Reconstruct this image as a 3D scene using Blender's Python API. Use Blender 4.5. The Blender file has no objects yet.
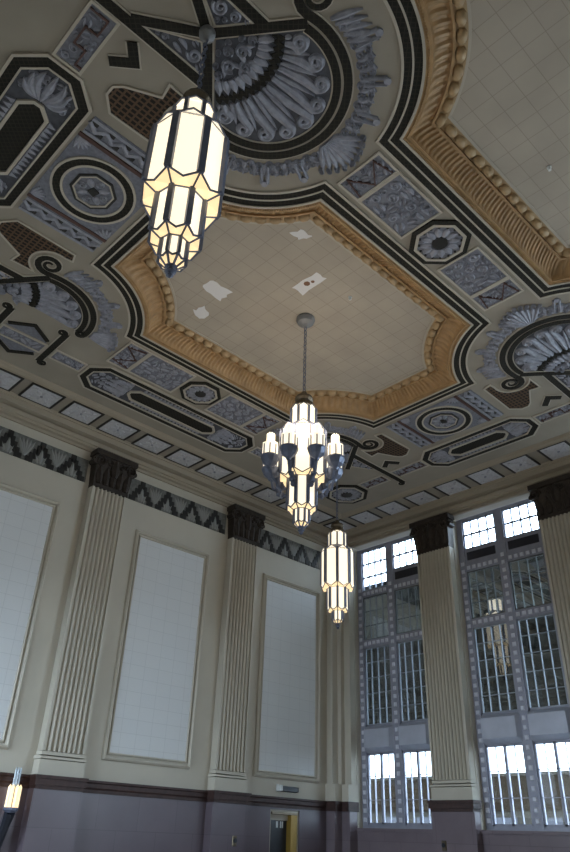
import bpy, bmesh, math, random
from mathutils import Vector, Matrix
C = bpy.context.scene.collection
PI = math.pi
S = 0.68            # metres per drawing unit
EYE = 2.35          # eye height above the floor, drawing units
ZC = 16.5 + EYE     # ceiling height
CAMX, CAMY = 30.6224, 27.4040

# ------------------------------------------------------------------ camera, sky, light, exposure
sc = bpy.context.scene
cam_d = bpy.data.cameras.new('camera'); cam = bpy.data.objects.new('camera', cam_d); C.objects.link(cam)
r_ = Vector((-0.71637589, 0.69698536, 0.03189036)); u_ = Vector((0.37643127, 0.34761158, 0.85875822))
f_ = Vector((-0.58745645, -0.62719822, 0.51138764))
M4 = Matrix((r_, u_, -f_)).transposed().to_4x4(); M4.translation = Vector((CAMX, CAMY, EYE)) * S
cam.matrix_world = M4
cam_d.sensor_fit = 'VERTICAL'; cam_d.sensor_height = 24; cam_d.lens = 697.78 / 852 * 24
cam_d.clip_end = 500; cam_d.clip_start = .05
sc.camera = cam
world = bpy.data.worlds.new('sky'); sc.world = world; world.use_nodes = True
bg = world.node_tree.nodes['Background']
bg.inputs[0].default_value = (0.66, 0.83, 1.0, 1); bg.inputs[1].default_value = 10
sc.view_settings.view_transform = 'Standard'; sc.view_settings.look = 'None'
sc.view_settings.gamma = 1.0; sc.view_settings.use_curve_mapping = False
sc.view_settings.exposure = 0.70
sc.cycles.max_bounces = 10; sc.cycles.diffuse_bounces = 6; sc.cycles.transparent_max_bounces = 16
sc.cycles.sample_clamp_indirect = 6.0
WIN_B = [(1.12, 5.92), (8.19, 13.2), (15.5, 20.4), (22.6, 27.6), (29.8, 34.8)]   # openings in the window wall
def portal(x, y0, y1, z0, z1, face):
    d = bpy.data.lights.new('daylight', 'AREA'); d.shape = 'RECTANGLE'; d.size = (z1 - z0) * S; d.size_y = (y1 - y0) * S
    d.cycles.is_portal = True
    o = bpy.data.objects.new('daylight', d); C.objects.link(o)
    o.location = (x * S, (y0 + y1) / 2 * S, (z0 + z1) / 2 * S); o.rotation_euler = (0, -face * PI / 2, 0)
for a_, b_ in WIN_B: portal(-.74, a_, b_, .7 + EYE, 15.4 + EYE, 1)
LIGHT_OPENINGS = [(1.3, 6.0), (7.85, 12.6)]; LIGHT_OPENINGS_TOP = 8.2  # unseen near-wall openings, number and height shaped for the light they admit
for a_, b_ in LIGHT_OPENINGS: portal(32.3 + .62, a_, b_, .7 + EYE, LIGHT_OPENINGS_TOP + EYE, -1)

# ------------------------------------------------------------------ mesh helpers
cm = lambda a, b, h: (a, b, ZC - h - .004)          # on the ceiling, h = down
wa = lambda a, b, h: (a, h + .004, b + EYE)         # on the left wall, h = out into the room
wb = lambda a, b, h: (h + .004, a, b + EYE)         # on the window wall

class MB:
    def __init__(s): s.v = []; s.f = []
    def add(s, vs, fs):
        n = len(s.v); s.v += [tuple(p) for p in vs]; s.f += [tuple(i + n for i in f) for f in fs]
    def prism(s, poly, h0, h1, mp=cm):
        n = len(poly)
        s.add([mp(a, b, h0) for a, b in poly] + [mp(a, b, h1) for a, b in poly],
              [tuple(range(n)), tuple(range(n, 2 * n))] + [(i, (i + 1) % n, n + (i + 1) % n, n + i) for i in range(n)])
    def rect(s, a0, b0, a1, b1, h0, h1, mp=cm):
        s.prism([(a0, b0), (a1, b0), (a1, b1), (a0, b1)], h0, h1, mp)
    def bevel(s, a0, b0, a1, b1, h0, h1, k, mp=cm, ch=0.0):
        P = rect_ch(a0, b0, a1, b1, ch); Q = rect_ch(a0 + k, b0 + k, a1 - k, b1 - k, ch * .8)
        n = len(P)
        s.add([mp(a, b, h0) for a, b in P] + [mp(a, b, h1) for a, b in Q],
              [tuple(range(n)), tuple(range(n, 2 * n))] + [(i, (i + 1) % n, n + (i + 1) % n, n + i) for i in range(n)])
    def box(s, p, q):
        s.rect(p[0], p[1], q[0], q[1], p[2], q[2], lambda a, b, h: (a, b, h))
    def loft(s, rings, closed=True, cap0=False, cap1=False):
        n = len(rings[0]); base = len(s.v)
        vs = [p for r in rings for p in r]; fs = []
        for k in range(len(rings) - 1):
            for i in range(n if closed else n - 1):
                j = (i + 1) % n
                fs.append((k * n + i, k * n + j, (k + 1) * n + j, (k + 1) * n + i))
        if cap0: fs.append(tuple(range(n)))
        if cap1: fs.append(tuple(range((len(rings) - 1) * n, len(rings) * n)))
        s.add(vs, fs)
    def sweep(s, path, w, h, mp=cm, prof='ridge', closed=False, h0=0.0):
        n = len(path)
        P = {'ridge': [(-1, 0), (-.72, .6), (0, 1), (.72, .6), (1, 0)], 'flat': [(-1, 0), (-1, 1), (1, 1), (1, 0)]}[prof]
        rings = []
        for i, p in enumerate(path):
            if closed: q0, q1 = path[i - 1], path[(i + 1) % n]
            else: q0, q1 = path[max(i - 1, 0)], path[min(i + 1, n - 1)]
            t0 = norm2(p[0] - q0[0], p[1] - q0[1]); t1 = norm2(q1[0] - p[0], q1[1] - p[1])
            if t0 == (0, 0): t0 = t1
            if t1 == (0, 0): t1 = t0
            t = norm2(t0[0] + t1[0], t0[1] + t1[1]) if (t0[0] + t1[0], t0[1] + t1[1]) != (0, 0) else t0
            m = 1 / max(.5, t[0] * t0[0] + t[1] * t0[1])
            wi = (w[i] if isinstance(w, (list, tuple)) else w) * m
            hi = h[i] if isinstance(h, (list, tuple)) else h
            rings.append([mp(p[0] - t[1] * x * wi, p[1] + t[0] * x * wi, h0 + y * hi) for x, y in P])
        if closed: rings.append(rings[0])
        s.loft(rings, True, not closed, not closed)
    def lathe(s, prof, c, n=12, rot=0.0):
        rings = [[(c[0] + r * math.cos(2 * PI * i / n + rot), c[1] + r * math.sin(2 * PI * i / n + rot), c[2] + z) for i in range(n)] for r, z in prof]
        s.loft(rings, True, True, True)
    def tube(s, pts, r, n=6):
        pts = [Vector(p) for p in pts]; rings = []
        for i, p in enumerate(pts):
            t = (pts[min(i + 1, len(pts) - 1)] - pts[max(i - 1, 0)]).normalized()
            a = t.orthogonal().normalized(); b = t.cross(a)
            ri = r[i] if isinstance(r, (list, tuple)) else r
            rings.append([p + a * ri * math.cos(2 * PI * k / n) + b * ri * math.sin(2 * PI * k / n) for k in range(n)])
        s.loft(rings, True, True, True)
    def build(s, name, mat, parent=None, smooth=False, **props):
        org = Vector(parent.get('_org', (0, 0, 0))) if parent else Vector((0, 0, 0))
        if parent is None and props.get('origin'): org = Vector(props['origin'])
        me = bpy.data.meshes.new(name)
        me.from_pydata([((Vector(p) - org) * S) for p in s.v], [], s.f)
        bm = bmesh.new(); bm.from_mesh(me); bmesh.ops.remove_doubles(bm, verts=bm.verts, dist=1e-5)
        bmesh.ops.recalc_face_normals(bm, faces=bm.faces); bm.to_mesh(me); bm.free()
        if smooth:
            for p in me.polygons: p.use_smooth = True
        me.materials.append(mat)
        o = bpy.data.objects.new(name, me); C.objects.link(o)
        o['_org'] = tuple(org)
        if parent: o.parent = parent
        else: o.location = org * S
        for k in ('label', 'category', 'group', 'kind'):
            if props.get(k): o[k] = props[k]
        return o

def norm2(x, y):
    l = math.hypot(x, y)
    return (x / l, y / l) if l > 1e-9 else (0, 0)
def rect_ch(a0, b0, a1, b1, c):
    if c <= 0: return [(a0, b0), (a1, b0), (a1, b1), (a0, b1)]
    return [(a0 + c, b0), (a1 - c, b0), (a1, b0 + c), (a1, b1 - c), (a1 - c, b1), (a0 + c, b1), (a0, b1 - c), (a0, b0 + c)]
def thing(name, label, cat, loc, group=None, kind=None):
    o = bpy.data.objects.new(name, None); C.objects.link(o); o.location = Vector(loc) * S; o.empty_display_size = .2
    o['_org'] = tuple(loc); o['label'] = label; o['category'] = cat
    if group: o['group'] = group
    if kind: o['kind'] = kind
    return o
def struct_root(name, loc):
    o = bpy.data.objects.new(name, None); C.objects.link(o); o.location = Vector(loc) * S; o['_org'] = tuple(loc); o['kind'] = 'structure'
    return o
def copy_thing(root, loc, label):
    r = root.copy(); C.objects.link(r); r.location = Vector(loc) * S; r['_org'] = tuple(loc); r['label'] = label
    for ch in list(root.children):
        c = ch.copy(); C.objects.link(c); c.parent = r
        for g in list(ch.children):
            d = g.copy(); C.objects.link(d); d.parent = c
    return r
def spiral(c, r0, r1, turns, a0, d=1, n=14):
    N = max(6, int(n * turns))
    return [(c[0] + (r0 + (r1 - r0) * i / N) * math.cos(a0 + d * 2 * PI * turns * i / N),
             c[1] + (r0 + (r1 - r0) * i / N) * math.sin(a0 + d * 2 * PI * turns * i / N)) for i in range(N + 1)]
def curl(mb, c, r, a0, d, mp, h=.07, h0=.02, turns=1.6):
    mb.sweep(spiral(c, r * .84, r * .14, turns, a0, d), [r * .2] * 200, h, mp, h0=h0)
def leaf(mb, p0, p1, w, h, mp, h0=.02, bend=0.0):
    n = 6; dx, dy = p1[0] - p0[0], p1[1] - p0[1]; pts = []; ws = []
    for i in range(n + 1):
        t = i / n; k = bend * math.sin(PI * t)
        pts.append((p0[0] + dx * t - dy * k, p0[1] + dy * t + dx * k)); ws.append(w * (.25 + .95 * math.sin(PI * min(1, t * .9 + .12))) if t < 1 else w * .1)
    mb.sweep(pts, ws, h, mp, h0=h0)
def inside(p, poly):
    c = False; n = len(poly)
    for i in range(n):
        x1, y1 = poly[i]; x2, y2 = poly[(i + 1) % n]
        if (y1 > p[1]) != (y2 > p[1]) and p[0] < (x2 - x1) * (p[1] - y1) / (y2 - y1) + x1: c = not c
    return c
def edge_dist(p, poly):
    m = 9e9; n = len(poly)
    for i in range(n):
        x1, y1 = poly[i]; x2, y2 = poly[(i + 1) % n]; dx, dy = x2 - x1, y2 - y1
        t = max(0, min(1, ((p[0] - x1) * dx + (p[1] - y1) * dy) / (dx * dx + dy * dy + 1e-12)))
        m = min(m, math.hypot(p[0] - x1 - t * dx, p[1] - y1 - t * dy))
    return m
def scrollwork(mb, poly, mp, rmax, rmin, seed, h=.06, tries=1500, holes=()):
    rn = random.Random(seed); xs = [p[0] for p in poly]; ys = [p[1] for p in poly]; got = []
    for k in range(tries):
        p = (rn.uniform(min(xs), max(xs)), rn.uniform(min(ys), max(ys)))
        if not inside(p, poly): continue
        d = edge_dist(p, poly)
        for hc, hr in holes: d = min(d, math.hypot(p[0] - hc[0], p[1] - hc[1]) - hr)
        for q, r in got: d = min(d, math.hypot(p[0] - q[0], p[1] - q[1]) - r)
        lim = rmax * (1 - .75 * k / tries)
        if d >= max(rmin, lim * .85):
            r = min(d, rmax); got.append((p, r))
            if r > rmin * 1.35 and rn.random() < .62:
                curl(mb, p, r, rn.uniform(0, 6.28), rn.choice((-1, 1)), mp, h)
            else:
                a = rn.uniform(0, PI)
                for s_ in (-.45, .45):
                    ca, sa = math.cos(a), math.sin(a); o_ = (p[0] - sa * r * s_, p[1] + ca * r * s_)
                    leaf(mb, (o_[0] - ca * r * .85, o_[1] - sa * r * .85), (o_[0] + ca * r * .85, o_[1] + sa * r * .85), r * .3, h, mp, bend=.15 * s_)
def ngon(c, r, n, rot=0.0): return [(c[0] + r * math.cos(2 * PI * i / n + rot), c[1] + r * math.sin(2 * PI * i / n + rot)) for i in range(n)]

# ------------------------------------------------------------------ materials
def mat(name, col, rough=.6, metal=0.0, noise=0.0, nscale=6.0, emit=None, estr=0.0, col2=None, spec=.4, bump=0.0):
    m = bpy.data.materials.new(name); m.use_nodes = True; nt = m.node_tree; b = nt.nodes['Principled BSDF']
    b.inputs['Base Color'].default_value = (*col, 1); b.inputs['Roughness'].default_value = rough; b.inputs['Metallic'].default_value = metal
    b.inputs['Specular IOR Level'].default_value = spec
    if noise or col2:
        tc = nt.nodes.new('ShaderNodeTexCoord'); no = nt.nodes.new('ShaderNodeTexNoise'); no.inputs['Scale'].default_value = nscale; no.inputs['Detail'].default_value = 5
        nt.links.new(tc.outputs['Object'], no.inputs['Vector'])
        rp = nt.nodes.new('ShaderNodeValToRGB'); c2 = col2 or tuple(c * (1 - noise) for c in col)
        rp.color_ramp.elements[0].position = .32; rp.color_ramp.elements[1].position = .68
        rp.color_ramp.elements[0].color = (*c2, 1); rp.color_ramp.elements[1].color = (*col, 1)
        nt.links.new(no.outputs['Fac'], rp.inputs[0]); nt.links.new(rp.outputs[0], b.inputs['Base Color'])
        if bump:
            bp = nt.nodes.new('ShaderNodeBump'); bp.inputs['Strength'].default_value = bump; bp.inputs['Distance'].default_value = .02
            nt.links.new(no.outputs['Fac'], bp.inputs['Height']); nt.links.new(bp.outputs[0], b.inputs['Normal'])
    if emit:
        b.inputs['Emission Color'].default_value = (*emit, 1); b.inputs['Emission Strength'].default_value = estr
    return m
def brick(name, c1, c2, mortar, w, h, msize, axes='XY', offset=.5, rough=.7, rotz=0.0, smooth=.1, noise=0.0, spec=.3):
    m = bpy.data.materials.new(name); m.use_nodes = True; nt = m.node_tree; b = nt.nodes['Principled BSDF']
    tc = nt.nodes.new('ShaderNodeTexCoord'); src = tc.outputs['Object']
    if axes != 'XY':
        sp = nt.nodes.new('ShaderNodeSeparateXYZ'); cb = nt.nodes.new('ShaderNodeCombineXYZ'); nt.links.new(src, sp.inputs[0])
        nt.links.new(sp.outputs['XYZ'.index(axes[0])], cb.inputs[0]); nt.links.new(sp.outputs['XYZ'.index(axes[1])], cb.inputs[1]); src = cb.outputs[0]
    if rotz:
        mp_ = nt.nodes.new('ShaderNodeMapping'); mp_.inputs['Rotation'].default_value = (0, 0, rotz); nt.links.new(src, mp_.inputs[0]); src = mp_.outputs[0]
    br = nt.nodes.new('ShaderNodeTexBrick'); nt.links.new(src, br.inputs['Vector'])
    br.offset = offset; br.inputs['Scale'].default_value = 1.0
    br.inputs['Color1'].default_value = (*c1, 1); br.inputs['Color2'].default_value = (*c2, 1); br.inputs['Mortar'].default_value = (*mortar, 1)
    br.inputs['Mortar Size'].default_value = msize * S; br.inputs['Mortar Smooth'].default_value = smooth
    br.inputs['Brick Width'].default_value = w * S; br.inputs['Row Height'].default_value = h * S
    out = br.outputs['Color']
    if noise:
        no = nt.nodes.new('ShaderNodeTexNoise'); no.inputs['Scale'].default_value = 1.1; no.inputs['Detail'].default_value = 6; nt.links.new(tc.outputs['Object'], no.inputs['Vector'])
        mx = nt.nodes.new('ShaderNodeMix'); mx.data_type = 'RGBA'; mx.blend_type = 'MULTIPLY'; mx.inputs[0].default_value = noise
        nt.links.new(out, mx.inputs[6]); nt.links.new(no.outputs['Color'], mx.inputs[7]); 
        hs = nt.nodes.new('ShaderNodeRGBToBW'); nt.links.new(no.outputs['Color'], hs.inputs[0]); nt.links.new(hs.outputs[0], mx.inputs[7]); out = mx.outputs[2]
    nt.links.new(out, b.inputs['Base Color']); b.inputs['Roughness'].default_value = rough; b.inputs['Specular IOR Level'].default_value = spec
    return m
def glass(name, tint, refl):
    m = bpy.data.materials.new(name); m.use_nodes = True; nt = m.node_tree; nt.nodes.clear()
    o = nt.nodes.new('ShaderNodeOutputMaterial'); mx = nt.nodes.new('ShaderNodeMixShader'); t = nt.nodes.new('ShaderNodeBsdfTransparent'); g = nt.nodes.new('ShaderNodeBsdfGlossy')
    t.inputs[0].default_value = (*tint, 1); g.inputs['Roughness'].default_value = .015; g.inputs[0].default_value = (.95, .95, .95, 1); mx.inputs[0].default_value = refl
    nt.links.new(t.outputs[0], mx.inputs[1]); nt.links.new(g.outputs[0], mx.inputs[2]); nt.links.new(mx.outputs[0], o.inputs[0])
    return m

m_ceil = mat('ceiling_plaster', (.32, .283, .232), .8, noise=.12, nscale=1.2)
m_mould = mat('moulding_plaster', (.36, .31, .24), .7)
m_light = mat('pale_outline', (.46, .41, .34), .6)
m_dark = brick('dark_lattice_band', (.011, .010, .008), (.014, .012, .009), (.028, .024, .016), .12, .12, .012, rotz=PI / 4, offset=0, rough=.8)
m_black = mat('dark_paint', (.022, .02, .018), .5)
m_silver = mat('silver_blue_relief', (.33, .335, .39), .5, .15, noise=.3, nscale=9, bump=.2)
m_slate = mat('slate_ground', (.085, .088, .105), .7, noise=.35, nscale=8)
m_sground = mat('silver_ground', (.20, .205, .245), .65, noise=.3, nscale=14, bump=.3)
m_red = mat('oxide_red', (.085, .042, .034), .6)
m_gold = mat('gold_leaf', (.43, .265, .125), .5, .05, noise=.25, nscale=5)
m_gold2 = mat('gold_bead', (.46, .315, .17), .45, .05, noise=.2, nscale=7)
m_lattice = brick('brown_lattice', (.010, .008, .006), (.014, .010, .007), (.105, .062, .036), .19, .15, .03, rough=.7, offset=.0)
m_tile = brick('ceiling_tile', (.50, .435, .355), (.485, .42, .345), (.36, .31, .25), .61, .61, .010, offset=0, noise=.35)
m_patch = mat('bare_patch', (.72, .70, .70), .8)
m_pat2 = mat('exposed_spot', (.20, .10, .06), .8)
m_wall = mat('wall_plaster', (.50, .46, .385), .75, noise=.08, nscale=.8)
m_panel = brick('wall_tile', (.60, .605, .605), (.59, .595, .598), (.50, .505, .51), .75, .55, .010, axes='XZ', offset=0, rough=.55)
m_marble = brick('pink_marble', (.160, .127, .148), (.148, .118, .138), (.12, .096, .113), 1.9, 1.25, .012, axes='XZ', rough=.3, noise=.45)
m_marbleB = brick('pink_marble_b', (.225, .180, .200), (.21, .168, .188), (.165, .13, .148), 1.9, 1.25, .012, axes='YZ', rough=.3, noise=.45)
m_rail = mat('dark_red_marble', (.055, .027, .023), .6, noise=.4, nscale=7)
m_bronze = mat('dark_bronze', (.05, .038, .03), .5, .25, noise=.4, nscale=8, bump=.4)
m_friezeg = mat('frieze_grey', (.175, .175, .162), .6, noise=.4, nscale=8, bump=.3)
m_friezel = mat('frieze_leaf_grey', (.245, .245, .23), .6)
m_floor = brick('terrazzo', (.50, .42, .35), (.46, .39, .33), (.10, .07, .06), 2, 2, .03, rough=.25)
m_frame = mat('painted_window_steel', (.30, .305, .37), .45, .2, noise=.15, nscale=5)
m_stud = mat('pale_stud', (.60, .61, .69), .5, .1)
m_thin = mat('dark_glazing_bar', (.13, .135, .14), .6, .1)
m_bar = mat('steel_glazing_bar', (.27, .285, .33), .4, .3)
m_spandrel = mat('spandrel_metal', (.44, .46, .54), .45, .2, noise=.12, nscale=3)
m_vent = mat('vent_black', (.02, .02, .028), .5)
m_glass_clear = glass('clear_glass', (.96, .98, 1), .05)
m_glass_mid = glass('shaded_glass', (.62, .66, .66), .30)
m_glass_dark = glass('dark_glass', (.42, .44, .44), .11)
m_glass_low = glass('window_glass', (.85, .87, .88), .10)
m_lamp = mat('lit_opal_glass', (.85, .78, .62), .35, emit=(1.0, .87, .66), estr=.70)
m_lamp2 = mat('lit_amber_glass', (.8, .66, .42), .35, emit=(1.0, .74, .40), estr=.6)
m_canopy = mat('grey_canopy', (.22, .22, .225), .5, .3)
m_iron = mat('blue_grey_lamp_metal', (.15, .17, .24), .4, .35, noise=.2)
m_brass = mat('aged_brass', (.14, .11, .075), .4, .7)
m_golddoor = mat('gilt_door_jamb', (.36, .23, .05), .5, .2)
m_doordark = mat('dark_door', (.015, .017, .024), .4)
m_clearglass = mat('pale_tube_glass', (.45, .52, .58), .2)
m_white = mat('white_plastic', (.7, .72, .72), .5)
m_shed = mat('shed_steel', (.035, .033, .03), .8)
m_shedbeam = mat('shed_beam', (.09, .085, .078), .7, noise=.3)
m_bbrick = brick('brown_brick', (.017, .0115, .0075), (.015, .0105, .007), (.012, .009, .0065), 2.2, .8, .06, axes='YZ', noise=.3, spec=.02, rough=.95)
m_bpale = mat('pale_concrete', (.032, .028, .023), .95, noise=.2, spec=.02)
m_light_stop = mat('light_stop_dark', (.05, .05, .05), .9)  # kept dark so the added near-side ground bounces little light
m_ground = mat('paving', (.36, .35, .33), .9)

# ------------------------------------------------------------------ room shell
LX, LY = 32.3, 50.3
def wall_pieces(mb, a0, a1, z0, z1, ops, h0, h1, mp):
    xs = sorted(ops, key=lambda o: o[0]); x = a0
    for (b0, b1, c0, c1) in xs:
        mb.rect(x, z0, b0, z1, h0, h1, mp)
        if c0 > z0: mb.rect(b0, z0, b1, c0, h0, h1, mp)
        if c1 < z1: mb.rect(b0, c1, b1, z1, h0, h1, mp)
        x = b1
    mb.rect(x, z0, a1, z1, h0, h1, mp)
b = MB(); b.rect(-.7, -.7, LX + .7, LY + .7, ZC, ZC + .1); b.build('floor', m_floor, kind='structure')
DOOR = (3.2, 4.93, -EYE, 1.2)
b = MB(); wall_pieces(b, -.7, LX + .7, -EYE, 17.6, [DOOR], -.7, 0, lambda a, b, h: (a, h, b + EYE)); WL = b.build('wall_left', m_wall, kind='structure')
b = MB(); wall_pieces(b, 0, LY, -EYE, 17.6, [(p, q, .7, 15.41) for p, q in WIN_B], -.7, 0, lambda a, b, h: (h, a, b + EYE)); WR = b.build('wall_right', m_wall, kind='structure')
b = MB(); wall_pieces(b, 0, LY, -EYE, 17.6, [(p, q, .7, LIGHT_OPENINGS_TOP) for p, q in LIGHT_OPENINGS], LX, LX + .7, wb); b.build('wall_near', m_wall, kind='structure')
b = MB(); b.rect(-.7, -EYE, LX + .7, 17.6, LY, LY + .7, wa); b.build('wall_back', m_wall, kind='structure')
# marble wainscots
PIL_A = [(15.4, 17.18), (7.02, 8.8), (23.8, 25.58)]
PIL_B = [(6.08, 8.14), (13.3, 15.45)]
b = MB(); wall_pieces(b, .001, LX, -EYE, 1.4, [(DOOR[0] - .1, DOOR[1] + .1, -EYE, 1.3)], 0, .06, wa); b.build('baseboard_left', m_marble, kind='structure')
b = MB(); wall_pieces(b, .06, LY, -EYE, 1.4, [(p - .06, q + .06, .66, 1.4) for p, q in WIN_B], 0, .06, wb); b.build('baseboard_right', m_marbleB, kind='structure')

# coffer outline: t = distance inward from the outer edge of its dark border
C1 = (16.15, 12.75); C2 = (16.15, 25.15); DU, DV = 9.55, 6.2
def coffer_outline(t, counts=None):
    R = 3.55 + t; ex, ey = 7.35 - t, 5.2 - t; ax, ay = DU - 1.75, DV
    x1 = ax - math.sqrt(R * R - (ay - ey) ** 2); y1 = ay - math.sqrt(R * R - (ax - ex) ** 2)
    th0 = math.atan2(y1 - ay, ex - ax); th1 = math.atan2(ey - ay, x1 - ax)
    if th0 > 0: th0 -= 2 * PI
    if th1 > 0: th1 -= 2 * PI
    nl, ns, na = counts or (176, 92, 52)
    pts = []
    q = []   # first quadrant: from (ex,0) up to (0,ey)
    for i in range(ns // 2): q.append((ex, y1 * i / (ns // 2)))
    for i in range(na): th = th0 + (th1 - th0) * i / na; q.append((ax + R * math.cos(th), ay + R * math.sin(th)))
    for i in range(nl // 2): q.append((x1 * (1 - i / (nl // 2)), ey))
    pts += q
    pts += [(-x, y) for x, y in [(0, ey)] + q[:0:-1]]
    pts += [(-x, -y) for x, y in q]
    pts += [(x, -y) for x, y in [(0, ey)] + q[:0:-1]]
    return pts
def ceil_mesh():
    bm = bmesh.new()
    def loop(pts):
        vs = [bm.verts.new(Vector((a, b_, ZC)) * S) for a, b_ in pts]
        return [bm.edges.new((vs[i], vs[(i + 1) % len(vs)])) for i in range(len(vs))]
    es = loop([(-.7, -.7), (LX + .7, -.7), (LX + .7, LY + .7), (-.7, LY + .7)])
    for c in (C1, C2): es += loop([(c[0] + x, c[1] + y) for x, y in coffer_outline(.60, (8, 8, 14))])
    bmesh.ops.triangle_fill(bm, use_beauty=True, use_dissolve=False, edges=es)
    me = bpy.data.meshes.new('ceiling'); bm.to_mesh(me); bm.free(); me.materials.append(m_ceil)
    o = bpy.data.objects.new('ceiling', me); C.objects.link(o); o['kind'] = 'structure'; o['_org'] = (0, 0, 0)
    return o
CEIL = ceil_mesh()
b = MB(); b.rect(-.7, -.7, LX + .7, LY + .7, -1.1, -.75); b.build('light_leak_slab', m_ceil, CEIL, kind='structure')  # unseen slab added above the coffers to keep sky light from leaking in

# cornice, ceiling border moulding, chair rail
def extr(prof, a0, a1, mp, mb):
    n = len(prof)
    mb.add([mp(a0, z, h) for h, z in prof] + [mp(a1, z, h) for h, z in prof],
           [tuple(range(n)), tuple(range(n, 2 * n))] + [(i, (i + 1) % n, n + (i + 1) % n, n + i) for i in range(n)])
corn = [(0, 15.42), (.10, 15.42), (.10, 15.50), (.03, 15.52), (.03, 15.58), (.16, 15.62), (.16, 15.72), (.24, 15.74), (.26, 15.90), (.08, 15.93), (.08, 16.04), (.34, 16.10), (.34, 16.36), (.40, 16.38), (.40, 16.499), (0, 16.499)]
b = MB(); extr(corn, 0.001, LX, wa, b); b.build('trim_1', m_mould, kind='structure')
b = MB(); extr(corn, 0.001, LY, wb, b); b.build('trim_2', m_mould, kind='structure')
b = MB()
for o_, w_, h_ in ((2.08, .05, .06), (2.25, .10, .12), (2.42, .04, .05)):
    b.sweep([(LX - o_, o_), (o_, o_), (o_, LY - o_)], w_, h_)
b.sweep([(LX - 2, .43), (.43, .43), (.43, LY - 2)], .05, .07)
b.sweep([(LX - 2, 1.94), (1.94, 1.94), (1.94, LY - 2)], .03, .04)
b.build('trim_3', m_mould, kind='structure')
rail = [(0, 1.38), (.09, 1.38), (.09, 1.50), (.14, 1.56), (.14, 1.70), (.19, 1.74), (.19, 1.82), (0, 1.82)]
def rail_run(mb, a0, a1, off, mp): extr([(h + off, z) for h, z in rail], a0, a1, mp, mb)
b = MB(); x = 1.22
for p0, p1 in sorted(PIL_A):
    rail_run(b, x, p0 - .12, .03, wa); x = p1 + .12
rail_run(b, x, LX, .03, wa); b.build('trim_4', m_rail, kind='structure')

# ------------------------------------------------------------------ pilasters
def volute(mb, c, r, mp, h0, h1):
    mb.sweep(spiral(c, r, r * .15, 1.7, 0, 1), [r * .2] * 60, h1 - h0, mp, h0=h0)
def pilaster(a0, a1, mp, flutes, label, marble, depth=.42, narrow=False):
    c = (a0 + a1) / 2
    t = thing('pilaster', label, 'pilaster', mp(c, -EYE, 0), 'tall fluted pilasters')
    b = MB(); b.rect(a0 - .1, -EYE, a1 + .1, 1.39, .061, depth + .1, mp); b.build('pedestal', marble, t)
    b = MB(); b.rect(a0 - .1, 1.38, a1 + .1, 1.5, .0, depth + .17, mp); b.rect(a0 - .16, 1.5, a1 + .16, 1.72, 0, depth + .22, mp); b.rect(a0 - .2, 1.72, a1 + .2, 1.83, 0, depth + .27, mp); b.build('rail_cap', m_rail, t)
    b = MB(); b.rect(a0 - .06, 1.83, a1 + .06, 2.36, 0, depth + .06, mp); b.bevel(a0 - .1, 2.36, a1 + .1, 2.5, 0, depth + .1, .03, mp); b.bevel(a0 - .03, 2.5, a1 + .03, 2.66, 0, depth + .03, .02, mp); b.build('base', m_wall, t)
    b = MB(); b.rect(a0, 2.66, a1, 13.7, 0, depth - .09, mp)
    e = .17; b.rect(a0 - .012, 2.67, a0 + e * .6, 13.69, .0, depth, mp); b.rect(a1 - e * .6, 2.67, a1 + .012, 13.69, .0, depth, mp)
    w = (a1 - a0 - 2 * e) / flutes
    for i in range(flutes):
        x0 = a0 + e + w * (i + .5)
        b.sweep([(x0, 2.66), (x0, 13.7)], w * .33, .12, mp, h0=depth - .09)
    b.build('shaft', m_wall, t)
    b = MB(); b.rect(a0 - .02, 13.66, a1 + .02, 13.82, 0, depth + .05, mp)
    b.add(*frustum(a0, a1, 13.82, 15.2, .02, depth, mp)); b.rect(a0 - .22, 15.2, a1 + .22, 15.46, 0, depth + .25, mp)
    cap = b.build('capital', m_bronze, t)
    b = MB()
    for s_, e_ in ((-1, a0), (1, a1)):
        volute(b, (e_ - s_ * .06, 14.92), .30, mp, depth + .1, depth + .24)
        b.lathe_m(.14, (e_ + s_ * .16, 14.86), mp, depth * .3, depth + .16)
    n = 5
    for i in range(n):
        x0 = a0 + .2 + (a1 - a0 - .4) * i / (n - 1)
        leaf(b, (x0, 13.84), (x0 + (x0 - c) * .12, 14.75), .17, .16, mp, h0=depth + .02)
    leaf(b, (c, 14.3), (c, 15.25), .24, .2, mp, h0=depth + .05)
    for s_ in (-1, 1): volute(b, (c + s_ * .3, 14.95), .18, mp, depth + .08, depth + .2)
    b.build('capital_leaf', m_bronze, cap)
    return t
def frustum(a0, a1, z0, z1, k0, depth, mp):
    P = [(a0 - k0, z0, 0), (a1 + k0, z0, 0), (a1 + k0, z0, depth + .02), (a0 - k0, z0, depth + .02)]
    Q = [(a0 - .14, z1, 0), (a1 + .14, z1, 0), (a1 + .14, z1, depth + .16), (a0 - .14, z1, depth + .16)]
    return [mp(a, z, h) for a, z, h in P + Q], [(0, 1, 2, 3), (4, 5, 6, 7)] + [(i, (i + 1) % 4, 4 + (i + 1) % 4, 4 + i) for i in range(4)]
def lathe_m(self, r, c, mp, h0, h1, n=10):
    self.prism(ngon(c, r, n), h0, h1, mp)
MB.lathe_m = lathe_m
pilaster(*PIL_A[0], wa, 7, 'fluted cream pilaster left of the middle wall panel', m_marble)
pilaster(*PIL_A[1], wa, 7, 'fluted cream pilaster between the middle and the corner wall panels', m_marble)
pilaster(*PIL_B[0], wb, 9, 'cream reeded pilaster standing between the two tall windows', m_marbleB)
pilaster(*PIL_B[1], wb, 9, 'cream reeded pilaster at the right edge beyond the second window', m_marbleB)
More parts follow.
